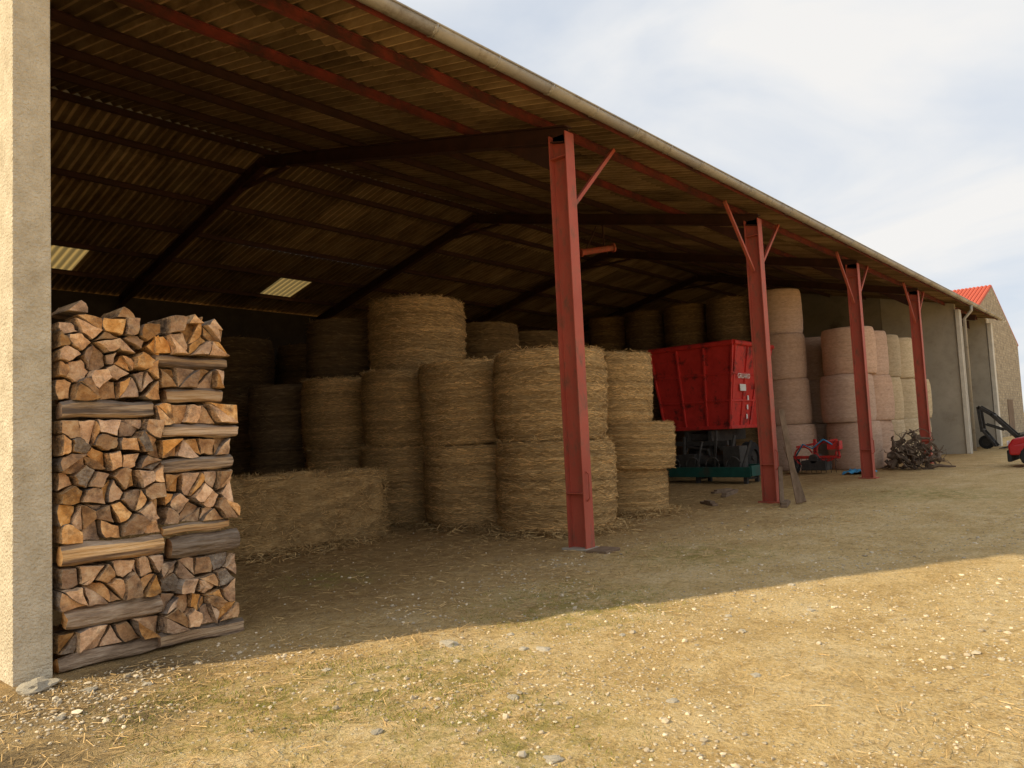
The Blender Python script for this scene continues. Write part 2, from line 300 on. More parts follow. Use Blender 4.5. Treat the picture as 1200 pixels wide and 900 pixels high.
def stone(x,y,s,lab='pale limestone rock lying on the gravel yard'):
    bm=bmesh.new(); bmesh.ops.create_icosphere(bm,subdivisions=3,radius=1)
    sd=random.random()*50
    for v in bm.verts:
        k=1+.45*noise.noise(v.co*1.3+Vector((sd,0,0)))+.18*noise.noise(v.co*4+Vector((0,sd,0))); v.co*=k
    me=bpy.data.meshes.new('stone'); bm.to_mesh(me); bm.free(); me.materials.append(mat_stone)
    o=bpy.data.objects.new('stone',me); o.location=(x,y,gh(x,y)+s*.10); o.scale=(s*random.uniform(.9,1.4),s,s*.42); o.rotation_euler=(0,0,random.uniform(0,3)); COL.objects.link(o)
    tag(o,lab,'stone','loose stones on the yard')
stone(1.70,5.98,.12,'flat grey limestone rock at foot of pale wall')
for x,y,s in [(4.0,4.3,.06),(4.3,3.6,.045),(5.5,2.6,.03),(4.25,3.75,.035),(5.9,2.9,.03),(2.6,3.4,.03),(3.4,3.1,.03),(6.4,2.4,.03),(3.1,4.6,.03),(3.9,2.3,.03),(4.9,3.3,.025),(2.9,2.4,.035),(7.3,2.9,.035),(4.6,2.1,.03),(1.35,5.6,.045),(3.75,3.95,.025),(1.9,5.6,.04),(2.2,5.4,.03),(1.6,5.2,.035),(4.5,4.1,.03),(5.0,3.9,.025)]:
    stone(x,y,s)

# ------------------------------------------------------------- barn
YP=6.15; YR=14.04; YB=21.93; SL=.234; X0=1.60; XE=41.3
def zs(y): return 6.10+SL*((y-YP) if y<=YR else (2*YR-y-YP))
barn=tag(empty('barn',(X0,YP,0)),'long open-fronted hay barn with red steel posts and corrugated roof','barn')
BO=Vector((X0,YP,0))
def bb(mb,name,mats,parent=barn,**k):
    mb.v=[(x-BO.x,y-BO.y,z) for x,y,z in mb.v]
    return mb.build(name,mats,parent=parent,**k)
def gable(x0,x1,yf,mat,name='wall',lower=.02):
    mb=MB(); pr=[(yf,0),(YB,0),(YB,zs(YB)-lower),(YR,zs(YR)-lower),(yf,zs(yf)-lower)]
    vs=[(x0,y,z) for y,z in pr]+[(x1,y,z) for y,z in pr]; n=5
    fs=[(4,3,2,1,0),(5,6,7,8,9)]+[(i,(i+1)%n,(i+1)%n+n,i+n) for i in range(n)]
    mb.add(vs,fs); return bb(mb,name,mat,bevel=.012)
w=gable(1.60,1.85,YP,mat_render,lower=.06); w['label']='thick pale rendered end wall of the barn'
# dividing wall: pale front panel, rear part darkened in colour for light falloff
mb=MB(); mb.add([(34.2,YP+.02,0),(34.2,8.9,0),(34.2,8.9,zs(8.9)-.06),(34.2,YP+.02,zs(YP)-.06),(34.45,YP+.02,0),(34.45,8.9,0),(34.45,8.9,zs(8.9)-.06),(34.45,YP+.02,zs(YP)-.06)],[(3,2,1,0),(4,5,6,7),(0,1,5,4),(1,2,6,5),(2,3,7,6),(3,0,4,7)]); bb(mb,'wall',mat_conc)
gable(34.215,34.44,8.91,mat_concd,lower=.06)
gable(XE-.3,XE,YP,mat_conc,lower=.06)
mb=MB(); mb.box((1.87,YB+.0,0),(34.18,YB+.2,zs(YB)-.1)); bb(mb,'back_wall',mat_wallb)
mb=MB(); mb.box((34.47,YB,0),(XE-.32,YB+.2,zs(YB)-.1)); bb(mb,'back_wall',mat_conc)
mb=MB(); mb.box((34.12,YP-.16,0),(34.5,YP,zs(YP)-.3)); bb(mb,'pier',mat_pier,bevel=.02)
mb=MB(); mb.box((XE-.34,YP-.2,0),(XE+.05,YP-.02,zs(YP)-.3)); bb(mb,'pier',mat_pier,bevel=.02)
roof=bpy.data.objects.new('roof',None); COL.objects.link(roof); roof.parent=barn
PER=.177; panels=[(5.66,6.72),(11.68,12.74)]
xsr=np.arange(1.45,XE+.2,PER/8); zc=.028*np.cos(2*math.pi*xsr/PER)
mb=MB(); rows=[]; NR=6
for side in (0,1):
    y0=5.62; L_=(YR-y0)
    for j in range(NR):
        rows.append((side,j,y0+L_*j/NR,y0+L_*(j+1)/NR+(.12 if j<NR-1 else .0)))
for side,j,a,b in rows:
    ya,yb=(a,b) if side==0 else (2*YR-a,2*YR-b)
    za=zs(ya)+.010; zb=zs(yb)-.006
    nseg=len(xsr)-1
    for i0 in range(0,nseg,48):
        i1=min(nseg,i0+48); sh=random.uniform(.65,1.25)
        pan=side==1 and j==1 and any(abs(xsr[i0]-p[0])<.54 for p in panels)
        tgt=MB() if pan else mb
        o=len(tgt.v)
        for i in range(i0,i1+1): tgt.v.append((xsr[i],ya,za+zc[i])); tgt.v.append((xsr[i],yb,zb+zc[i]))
        for i in range(i1-i0): tgt.f.append((o+2*i,o+2*i+2,o+2*i+3,o+2*i+1)); tgt.m.append(0); tgt.sh.append(sh*(1.2 if (i%8) in (2,3,4,5) else .65))  # rib relief painted in: part of each corrugation lightened, the rest darkened
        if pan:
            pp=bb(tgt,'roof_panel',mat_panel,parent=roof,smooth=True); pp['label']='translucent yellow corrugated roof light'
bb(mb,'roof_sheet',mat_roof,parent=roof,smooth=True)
mb=MB(); mb.tube([(1.4,YR,zs(YR)+.02),(XE+.2,YR,zs(YR)+.02)],.13,10); bb(mb,'ridge_cap',mat_zinc,parent=roof)
def purlin(y,mat):
    z=zs(y)-.035; mb=MB()
    for a,b,c,d in ((-.03,.03,-.012,0),(-.006,.006,-.11,-.012),(-.03,.03,-.122,-.11)):
        mb.box((1.86,y+a,z+c),(XE-.31,y+b,z+d))
    bb(mb,'purlin',mat,parent=roof)
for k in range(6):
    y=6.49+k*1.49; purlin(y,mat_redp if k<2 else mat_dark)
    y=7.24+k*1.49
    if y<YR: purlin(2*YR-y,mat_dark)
PX=[8.27+6.483*i for i in range(4)]
def ibeam(mb,p,q,w,h,tw=.012,tf=.016):
    mb.beam(p,q,tw,h-2*tf); p=Vector(p);q=Vector(q); d=(q-p).normalized(); r=d.cross(Vector((0,0,1))).normalized(); u=r.cross(d)
    for s_ in (1,-1): mb.beam(p+u*s_*(h/2-tf/2),q+u*s_*(h/2-tf/2),w,tf)
for i,px in enumerate(PX+[37.8]):
    mb=MB(); dz=.18+.12
    ibeam(mb,(px,YP-.12,zs(YP-.12)-dz),(px,YR,zs(YR)-dz),.15,.24)
    mb.add([(px-.006,YP+.14,zs(YP)-.43),(px-.006,YP+1.1,zs(YP+1.1)-.43),(px-.006,YP+.14,zs(YP)-.8),(px+.006,YP+.14,zs(YP)-.43),(px+.006,YP+1.1,zs(YP+1.1)-.43),(px+.006,YP+.14,zs(YP)-.8)],[(0,1,2),(5,4,3),(0,3,4,1),(1,4,5,2),(2,5,3,0)])
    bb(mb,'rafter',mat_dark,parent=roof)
    mb=MB(); ibeam(mb,(px,YR+.01,zs(YR)-dz),(px,YB-.05,zs(YB)-dz),.15,.24)
    mb.beam((px,YR-.9,zs(YR-.9)-dz-.14),(px,YR+.9,zs(YR-.9)-dz-.14),.1,.05)
    bb(mb,'rafter',mat_dark,parent=roof)
    if px>36: continue
    zt=zs(YP)-.3
    post=empty('post',(px-BO.x,0,0)); post.parent=barn
    mb=MB()
    mb.box((-.10,-.15,.02),(.10,-.134,zt)); mb.box((-.10,.134,.02),(.10,.15,zt)); mb.box((-.006,-.134,.02),(.006,.134,zt))
    mb.box((-.098,-.134,zt-.35),(.098,.134,zt-.335)); mb.box((-.098,-.134,.75),(.098,.134,.765))
    mb.build('column',mat_red,parent=post)
    mb=MB(); mb.box((-.17,-.22,-.03),(.17,.22,.02)); mb.build('base_plate',mat_red if i else mat_conc,parent=post,bevel=.006)
    for sx_ in ((1,) if i==0 else (1,-1)):
        mb=MB(); mb.beam((sx_*.11,0,4.72),(sx_*1.32,-.02,zs(YP)-.17),.055,.055); mb.build('brace',mat_red,parent=post)
    mb=MB(); mb.tube([(-.03,-.16,1.05),(-.03,-.2,1.0),(-.03,-.2,.7),(-.03,-.16,.65)],.012,6); mb.build('handle',mat_red,parent=post)
for px in PX:
    mb=MB(); mb.box((px-.09,YB-.25,0),(px+.09,YB-.02,zs(YB)-.45)); bb(mb,'rear_post',mat_dark)
mb=MB(); yg,zg,rg=5.60,6.0,.095
xg=list(np.arange(1.3,XE+.3,2.0))+[XE+.25]
for a,b in zip(xg[:-1],xg[1:]):
    vs=[];n=10
    for x in (a,b-.004):
        for k in range(n+1):
            th=math.pi+math.pi*k/n; vs.append((x,yg+rg*math.cos(th),zg+rg*math.sin(th)))
        for k in range(n,-1,-1):
            th=math.pi+math.pi*k/n; vs.append((x,yg+(rg-.006)*math.cos(th),zg+(rg-.006)*math.sin(th)))
    m_=2*(n+1); mb.add(vs,[(k,(k+1)%m_,(k+1)%m_+m_,k+m_) for k in range(m_)]+[tuple(range(m_))[::-1],tuple(range(m_,2*m_))])
    mb.tube([(a,yg-rg-.004,zg+.005),(b,yg-rg-.004,zg+.005)],.012,8)
    for x in (a+.02,a+1.0): mb.tube([(x,yg-rg-.006,zg),(x,yg-rg*.72,zg-rg*.74),(x,yg,zg-rg-.006),(x,yg+rg*.72,zg-rg*.74),(x,yg+rg,zg+.05)],.012,6)
bb(mb,'gutter',mat_zinc,smooth=True)
mb=MB(); mb.tube([(34.3,5.6,5.92),(34.3,5.6,5.7),(34.3,5.86,5.4),(34.3,5.88,.1)],.06,10); bb(mb,'downpipe',mat_zinc,smooth=True)
mb=MB(); mb.box((1.5,5.715,5.915),(XE+.1,5.735,5.985)); bb(mb,'eave_rail',mat_redp)

# ------------------------------------------------------------- bales
def round_bale(r,h,ns,seed,bodyshade=.68,wd=.010,lnmax=.21,frizz=1,band=.2,wav=.05):
    mb=MB(); rg=np.random.default_rng(seed); nseg,nh=56,30
    ph=rg.uniform(0,6)
    def bandf(z): return 1+band*(math.sin(z*31+ph)*.45+math.sin(z*13+ph*2)*.5+math.sin(z*83+ph*3)*.55)
    def rad(a,z):
        e=abs(z/h-.5)*2; k=1-.06*e**5
        return r*k*(1+wav*N3(math.cos(a)*1.6,math.sin(a)*1.6,z*.9,1,seed))+wav*.4*N3(math.cos(a)*5,math.sin(a)*5,z*11,1,seed+3)+.008*frizz*math.sin(z*31+ph)
    for j in range(nh+1):
        z=h*j/nh
        for i in range(nseg):
            a=2*math.pi*i/nseg; q=rad(a,z); mb.v.append((q*math.cos(a),q*math.sin(a),z))
    for j in range(nh):
        for i in range(nseg):
            i2=(i+1)%nseg; mb.f.append((j*nseg+i,j*nseg+i2,(j+1)*nseg+i2,(j+1)*nseg+i)); mb.sh.append(bodyshade*bandf(h*(j+.5)/nh)*(1+band*N3(i*.3,j*1.7,0,1,seed)))
    for top in (0,1):
        base=nh*nseg if top else 0; prev=[base+i for i in range(nseg)]
        for fr in (.7,.35):
            o=len(mb.v)
            for i in range(nseg):
                a=2*math.pi*i/nseg; q=rad(a,h*top)*fr; mb.v.append((q*math.cos(a),q*math.sin(a),h*top+(.03*N3(q*math.cos(a)*4,q*math.sin(a)*4,0,1,seed)+.01 if top else 0)))
            for i in range(nseg):
                i2=(i+1)%nseg; fc=(prev[i],prev[i2],o+i2,o+i); mb.f.append(fc if top else fc[::-1]); mb.sh.append(bodyshade)
            prev=[o+i for i in range(nseg)]
        mb.f.append(tuple(prev) if top else tuple(prev[::-1])); mb.sh.append(bodyshade)
    mb.m=[0]*len(mb.f)
    if ns:
        a=rg.uniform(0,2*math.pi,ns); z=rg.uniform(.01,h,ns); off=rg.uniform(0,.022,ns)*frizz
        rr=np.array([rad(x,y) for x,y in zip(a,z)])+off
        P=np.stack([rr*np.cos(a),rr*np.sin(a),z],1); Nn=np.stack([np.cos(a),np.sin(a),rg.normal(0,.3,ns)],1)
        T=np.stack([-np.sin(a),np.cos(a),rg.normal(0,.24,ns)],1)+Nn*rg.normal(0,.09,ns)[:,None]*frizz
        mb.quads(strands(P,T,Nn,rg.uniform(.05,lnmax,ns),rg.uniform(.4,1.2,ns)*wd),rg.uniform(.5,1.25,ns)*np.array([bandf(q) for q in z]))
        n2=int(ns*.22); a=rg.uniform(0,2*math.pi,n2); top=rg.integers(0,2,n2); z=np.where(top,h,.02)+rg.normal(0,.02,n2)
        rr=np.array([rad(x,min(max(y,0),h)) for x,y in zip(a,z)])*rg.uniform(.9,1.02,n2)
        P=np.stack([rr*np.cos(a),rr*np.sin(a),z],1); D=rg.normal(0,1,(n2,3))*[1,1,.5]; Nn=rg.normal(0,1,(n2,3))
        mb.quads(strands(P,D,Nn,rg.uniform(.05,.2,n2),rg.uniform(.4,1,n2)*wd),rg.uniform(.5,1.2,n2))
    return mb
def bale_mesh(mb,mat,name='round_bale'):
    o=mb.build(name,mat); me=o.data; bpy.data.objects.remove(o); me.polygons.foreach_set('use_smooth',[i<56*30 for i in range(len(me.polygons))]); return me
near=[bale_mesh(round_bale(.97,1.46,5600,s),mat_straw) for s in (1,2,3)]
mid=[bale_mesh(round_bale(.95,1.47,1000,s,wd=.018),mat_dimstraw) for s in (11,12)]
haym=[bale_mesh(round_bale(.81,1.5,30,s,bodyshade=1,wd=.012,frizz=.1,band=.045,wav=.025),mat_hay) for s in (21,22)]
hayy=[bale_mesh(round_bale(.81,1.5,30,s,bodyshade=1,wd=.012,frizz=.1,band=.045,wav=.025),mat_hayy) for s in (31,)]
def place(me,x,y,z,label,group,s=(1,1,1),tilt=0):
    o=bpy.data.objects.new('round_bale',me); o.location=(x,y,z); o.rotation_euler=(random.uniform(-tilt,tilt),random.uniform(-tilt,tilt),random.uniform(0,6.28)); o.scale=s; COL.objects.link(o)
    return tag(o,label,'straw bale',group)
G1='golden straw bales stacked on end'
BS=[(9.82,7.80,1.0),(9.76,9.60,.95),(9.82,11.5,.96),(9.75,13.4,.96)]
for k,(x,y,sc) in enumerate(BS):
    for l in range(2):
        place(near[(k+l)%3],x+random.uniform(-.05,.05),y+random.uniform(-.04,.04),l*1.475,'golden round straw bale standing on end in '+('lower' if l==0 else 'upper')+' layer',G1,s=(sc*(1.02 if l==0 else .98),sc*(1.02 if l==0 else .98),1),tilt=.025)
place(near[1],12.15,7.85,0,'squashed straw bale at bottom of ragged stack',G1,s=(.76,.76,.62))
place(near[2],12.15,7.76,.88,'bulging shaggy straw bale in middle of ragged stack',G1,s=(.84,.84,.58),tilt=.06)
place(near[0],11.95,7.95,1.72,'straw bale on top of ragged stack',G1,s=(.72,.72,.9),tilt=.04)
G2='brown straw bales stacked deep in the barn'
place(near[1],10.85,12.3,2.95,'large straw bale perched on top of the golden stacks',G1,s=(1.08,1.08,1.1),tilt=.03)
place(mid[0],10.6,14.5,2.95,'large brown straw bale perched on top of the golden stacks',G1,s=(1.02,1.02,.98),tilt=.03)
for x,y,n_ in [(11.8,11.6,2),(11.8,13.6,2),(9.6,15.4,2),(11.6,15.6,2),(13.9,13.2,3),(16.3,13.5,3),(16,15.8,3),(10.0,18.6,3),(7.9,19.2,3),(5.7,19.8,2),(12.4,18.8,3),(14.6,18.5,3),(13.6,15.6,3)]:
    for l in range(n_):
        place(mid[l%2],x,y,l*1.475,'round straw bale on end in dim interior stack',G2,tilt=.01)
G3='hay bales stacked on end at the far bays'
for y,n_ in [(16.5,4),(14.75,4),(13.05,4),(11.35,4)]:
    for l in range(n_): place(mid[l%2],24.7,y,l*1.5,'round brown bale in tall dim stack behind trailer',G3,s=(.85,.85,1.02),tilt=.012)
for l in range(4): place(haym[l%2],24.75+random.uniform(-.08,.08),9.55+.05*l,l*1.5,'pinkish net-wrapped hay bale in four-high stack',G3,tilt=.015)
for l,dx in enumerate((0,-.28,.05)): place(haym[l%2],25.25+dx*.5,7.65-dx*.3,l*1.5,'pinkish net-wrapped hay bale in three-high stack',G3,tilt=.015)
for x,y,n_,mm in [(27.0,7.7,3,haym),(28.75,7.75,3,hayy),(30.5,7.7,3,hayy),(32.3,7.7,2,hayy),(29.0,9.6,3,haym),(27.0,9.5,3,haym),(31.0,9.6,3,hayy)]:
    for l in range(n_): place(mm[l%len(mm)],x+random.uniform(-.08,.08),y+random.uniform(-.08,.08),l*1.5,('yellowish' if mm is hayy else 'pinkish')+' round hay bale stacked against concrete wall',G3,tilt=.015)
def box_bale(x0,x1,y0,y1,h,seed):
    mb=MB(); rg=np.random.default_rng(seed); w,d=x1-x0,y1-y0; nx_,ny_,nz_=36,9,14
    def disp(p):
        v=Vector(p); n=.06*N3(p[0],p[1],p[2],1.8,seed)+.03*N3(p[0]*.5,p[1],p[2]*2,7,seed)
        q=Vector(v)
        for ax,s_ in ((0,w),(1,d),(2,h)):
            others=[(v[b]/t_-.5)*2 for b,t_ in ((0,w),(1,d),(2,h)) if b!=ax]
            e=max(abs(o_) for o_ in others); c=s_/2; rel=(v[ax]-c)
            if abs(rel)>c*.98: q[ax]=c+rel*(1-(.06/c)*max(0,(e-.85)/.15)**2)
        return q+Vector(((v.x/w-.5)*.3,(v.y/d-.5)*2,(v.z/h-.5)*2))*n
    faces=[('z',h,1),('z',0,-1),('y',0,-1),('y',d,1),('x',0,-1),('x',w,1)]
    for ax,val,sg in faces:
        if ax=='z': nu,nv=nx_,ny_; fn=lambda u,v:(u*w,v*d,val)
        elif ax=='y': nu,nv=nx_,nz_; fn=lambda u,v:(u*w,val,v*h)
        else: nu,nv=ny_,nz_; fn=lambda u,v:(val,u*d,v*h)
        o=len(mb.v)
        for j in range(nv+1):
            for i in range(nu+1): mb.v.append(tuple(disp(fn(i/nu,j/nv))))
        for j in range(nv):
            for i in range(nu): mb.f.append((o+j*(nu+1)+i,o+j*(nu+1)+i+1,o+(j+1)*(nu+1)+i+1,o+(j+1)*(nu+1)+i)); mb.sh.append(.62+.3*N3(i*.4,j*1.5,0,.9,seed)); mb.m.append(0)
    ns=10500
    for ax,cnt in (('y',.60),('z',.30),('x',.05),('X',.05)):
        n=int(ns*cnt); u=rg.uniform(0,1,n);v=rg.uniform(0,1,n); o_=rg.uniform(-.03,.03,n)
        if ax=='y': P=np.stack([u*w,-o_,v*h],1);Nn=np.tile([0,-1.,0],(n,1))
        elif ax=='z': P=np.stack([u*w,v*d,h+o_],1);Nn=np.tile([0,0,1.],(n,1))
        elif ax=='x': P=np.stack([-o_,u*d,v*h],1);Nn=np.tile([-1.,0,0],(n,1))
        else: P=np.stack([w+o_,u*d,v*h],1);Nn=np.tile([1.,0,0],(n,1))
        Nn=Nn+rg.normal(0,.3,(n,3)); D=rg.normal(0,1,(n,3))*[1.5,.6,.5]; D-=Nn*(D*Nn).sum(1,keepdims=True)*.85
        mb.quads(strands(P,D,Nn,rg.uniform(.04,.16,n),rg.uniform(.004,.009,n)),rg.uniform(.4,1.15,n))
    o=mb.build('rectangular_bale',mat_straw,loc=(x0,y0,0)); tag(o,'long dense straw bale lying on the barn floor','straw bale')
box_bale(3.3,7.85,9.78,10.9,1.14,41)
mb=MB(); C_=[(9.82,7.8,1.0),(9.8,9.6,.95),(9.85,11.5,.95),(12.15,7.85,.78)]
PP=[];
for cx,cy,r in C_:
    n=1700; a=rng.uniform(0,6.28,n); q=r+np.abs(rng.normal(0,.2,n))-.02; x=cx+q*np.cos(a); y=cy+q*np.sin(a); z=.01+rng.uniform(0,1,n)*np.maximum(0,.13-.35*(q-r)); PP.append(np.stack([x,y,z],1))
n=1500; x=rng.uniform(3.4,7.9,n); q=np.abs(rng.normal(0,.2,n)); PP.append(np.stack([x,9.75-q,.01+rng.uniform(0,1,n)*np.maximum(0,.12-.4*q)],1))
P=np.concatenate(PP); n=len(P); D=rng.normal(0,1,(n,3))*[1,1,.25]; NN=rng.normal(0,.5,(n,3))+[0,0,1]
mb.quads(strands(P,D,NN,rng.uniform(.05,.2,n),rng.uniform(.006,.012,n)),rng.uniform(.4,1.1,n)); o=mb.build('loose_straw',mat_litter); o['kind']='stuff'

# ------------------------------------------------------------- firewood
GW='split firewood logs stacked against the wall'
def log_obj(mb,mats,label,loc,smooth=False):
    o=mb.build('firewood_log',mats,loc=loc,smooth=smooth,bevel=.003); tag(o,label,'firewood log',GW); return o
LABS=['split firewood log with orange cut end in wall-side stack','triangular split log end with dark bark edge','pale split log end packed in the woodpile']
def end_log(poly,yf,ln):
    c=Vector((sum(p[0] for p in poly)/len(poly),sum(p[1] for p in poly)/len(poly)))
    gap=random.uniform(.002,.009); ra=random.uniform(-.12,.12); ca,sa=math.cos(ra),math.sin(ra); sc=random.uniform(.93,1.02)
    P2=[]
    for p in poly:
        d=Vector(p)-c; d=Vector((d.x*ca-d.y*sa,d.x*sa+d.y*ca))*sc; P2.append(c+d*(1-gap/max(d.length,.02)))
    pts=[]; k=len(P2); bulge=random.randrange(k) if random.random()<.8 else -1
    for i in range(k):
        p=P2[i];q=P2[(i+1)%k]; pts.append(p)
        nn=Vector(((q-p).y,-(q-p).x)).normalized(); 
        if (c-p).dot(nn)>0: nn=-nn
        for t_ in (.33,.67):
            b=(.014 if i==bulge else random.uniform(-.008,.004))
            pts.append(p.lerp(q,t_)+nn*b)
    n=len(pts); mb=MB(); vs=[]
    tilt=random.uniform(-.25,.25);tilt2=random.uniform(-.25,.25)
    ys_=[0,.02,ln*.35,ln*.7,ln]; sh=(random.uniform(-.02,.02),random.uniform(-.01,.01))
    for j,yy in enumerate(ys_):
        for p in pts:
            d=p-c; s_=1-.04*(j==0)-.05*yy/ln
            jit=.006*noise.noise(Vector((p.x*40,p.y*40,yy*9)))
            vs.append((d.x*s_+jit+sh[0]*yy/ln,yy+(d.x*tilt+d.y*tilt2)*(1 if j<2 else 0)+(.012*noise.noise(Vector((p.x*30,p.y*30,3))) if j==0 else 0),d.y*s_+jit+sh[1]*yy/ln))
    vs.append((0,random.uniform(-.008,.006),0)); cI=len(vs)-1
    fs=[(cI,(i+1)%n,i) for i in range(n)]; mi=[0]*n
    for j in range(len(ys_)-1):
        for i in range(n): fs.append((j*n+i,j*n+(i+1)%n,(j+1)*n+(i+1)%n,(j+1)*n+i)); mi.append(1 if i//3==bulge else 2)
    fs.append(tuple(range(4*n,5*n))[::-1]); mi.append(0)
    mb.v=vs;mb.f=fs;mb.m=mi;mb.sh=[1]*len(fs)
    log_obj(mb,[mat_bark if random.random()<.06 else mat_end,mat_bark,mat_split],random.choice(LABS),(c.x,yf,c.y))
def side_log(x0,x1,z0,z1,yf,dark=False):
    h=z1-z0; ln=x1-x0; n=9; mb=MB(); sd=random.random()*90; ns=9; dep=random.uniform(.13,.18); tz=random.uniform(-.014,.014)
    prof=[]
    for k in range(n):
        a=2*math.pi*k/n+.3; prof.append((math.cos(a)*dep/2*(1 if k%2 else .93),math.sin(a)*h/2*(1 if k%3 else .90)))
    if not dark: prof=[(max(px_,-dep*.33),pz_) for px_,pz_ in prof]
    for j in range(ns+1):
        t_=j/ns
        for k,(py,pz) in enumerate(prof):
            q=1+.22*noise.noise(Vector((t_*3+sd,k*.7,0))); e=1-.08*(j in(0,ns))
            mb.v.append((t_*ln-ln/2+(.025*noise.noise(Vector((k,sd,j)))if j in(0,ns)else 0),py*q*e,pz*q*e+.024*noise.noise(Vector((t_*2,sd,5)))+tz*(t_-.5)*2))
    for j in range(ns):
        for k in range(n): mb.f.append((j*n+k,j*n+(k+1)%n,(j+1)*n+(k+1)%n,(j+1)*n+k)); mb.m.append(1 if dark or (k in (0,1,2)) else 2)
    mb.f.append(tuple(range(n))[::-1]);mb.f.append(tuple(range(ns*n,ns*n+n)));mb.m+=[0,0];mb.sh=[1]*len(mb.f)
    log_obj(mb,[mat_end,mat_barkx,mat_split],'bark-covered log laid crosswise in the woodpile' if dark else 'pale split log laid crosswise in the woodpile',((x0+x1)/2,yf+dep/2,(z0+z1)/2),smooth=True)
def clip(poly,a,b,c):
    out=[]
    for i in range(len(poly)):
        p,q=poly[i],poly[(i+1)%len(poly)]; fp=a*p[0]+b*p[1]-c; fq=a*q[0]+b*q[1]-c
        if fp<=0: out.append(p)
        if fp*fq<0: t_=fp/(fp-fq); out.append((p[0]+(q[0]-p[0])*t_,p[1]+(q[1]-p[1])*t_))
    return out
def simplify(poly,mn=.045):
    ch=True
    while ch and len(poly)>3:
        ch=False
        for i in range(len(poly)):
            p,q=poly[i],poly[(i+1)%len(poly)]
            if math.hypot(p[0]-q[0],p[1]-q[1])<mn:
                j=(i+1)%len(poly); poly[i]=((p[0]+q[0])/2,(p[1]+q[1])/2); del poly[j]; ch=True; break
    return poly
def eblock(xa,xb,z0,z1,top):
    nz_=max(1,round((z1-z0)/.125)); seeds=[]
    hz=(z1-z0)/nz_
    for r_ in range(nz_):
        nn=max(4,round((xb-xa)/.14)); hx=(xb-xa)/nn
        for k in range(nn+(r_%2)):
            x=xa+hx*(k+.5-(.5 if r_%2 else 0))
            seeds.append((min(max(x+random.uniform(-.4,.4)*hx,xa+.03),xb-.03),z0+hz*(r_+.5)+random.uniform(-.33,.33)*hz,r_))
    for i,(sx_,sz_,r_) in enumerate(seeds):
        poly=[(xa,z0),(xb,z0),(xb,z1),(xa,z1)]
        for j,(qx,qz,_) in enumerate(seeds):
            if j==i: continue
            a,b=qx-sx_,qz-sz_; c=(qx*qx+qz*qz-sx_*sx_-sz_*sz_)/2
            poly=clip(poly,a,b,c)
            if len(poly)<3: break
        if len(poly)<3: continue
        poly=simplify(poly,.06)
        if len(poly)<3: continue
        wx=max(p[0] for p in poly)-min(p[0] for p in poly); wz=max(p[1] for p in poly)-min(p[1] for p in poly)
        if wx<.05 or wz<.04: continue
        rx=random.uniform(-.04,.05)
        poly=[(p[0]+(rx if (abs(p[0]-xb)<1e-6 and xa>2.5) else 0),p[1]) for p in poly]
        if top and r_==nz_-1:
            if random.random()<.2: continue
            dz=random.uniform(-.05,.05); poly=[(p[0],p[1]+(dz if p[1]>z1-.03 else 0)) for p in poly]
        area=abs(sum(poly[k][0]*poly[(k+1)%len(poly)][1]-poly[(k+1)%len(poly)][0]*poly[k][1] for k in range(len(poly))))/2
        polys=[poly]
        if len(poly)>=4 and (area>.021 or random.random()<.32):
            best=None; n=len(poly)
            for a in range(n):
                for b in range(a+2,n):
                    if a==0 and b==n-1: continue
                    d=math.hypot(poly[a][0]-poly[b][0],poly[a][1]-poly[b][1])*random.uniform(.8,1.2)
                    if best is None or d>best[0]: best=(d,a,b)
            if best: _,a,b=best; polys=[poly[a:b+1],poly[b:]+poly[:a+1]]
        for pl in polys: end_log(pl,YP+random.uniform(-.07,.08),random.uniform(.40,.5))
cols=[(1.90,2.64,[('D',.13),('E',.16),('D',.17),('E',.31),('H',.17),('E',.92),('H',.15),('E',.65)]),
      (2.62,3.30,[('H',.14),('E',.56),('D',.20),('H',.09),('E',.42),('H',.13),('E',.15),('H',.12),('E',.17),('H',.13),('E',.17),('H',.11),('E',.31)])]
for ci,(xa,xb,rowsl) in enumerate(cols):
    z=0.0
    for ri,(ty,h) in enumerate(rowsl):
        a=xa+(.05*random.uniform(-1,1) if ci else 0); b=xb-((.02+.02*z) if ci else 0)+random.uniform(-.03,.02)
        if ty in 'HD':
            side_log(a+random.uniform(0,.04),b+(random.uniform(-.06,.06) if ci else random.uniform(-.05,.0)),z+.004,z+h-.002,YP+random.uniform(-.07,.03),ty=='D')
        else: eblock(a,b,z,z+h,ri==len(rowsl)-1)
        z+=h
for x,z,l in [(2.05,2.72,.12),(2.4,2.70,.14),(2.95,2.69,.13),(3.12,2.66,.10)]:
    s=l*.6; end_log([(x-s,z-.03),(x+s,z-.03+random.uniform(-.02,.02)),(x+random.uniform(-.03,.03),z+.07)],YP+random.uniform(-.02,.05),.45)

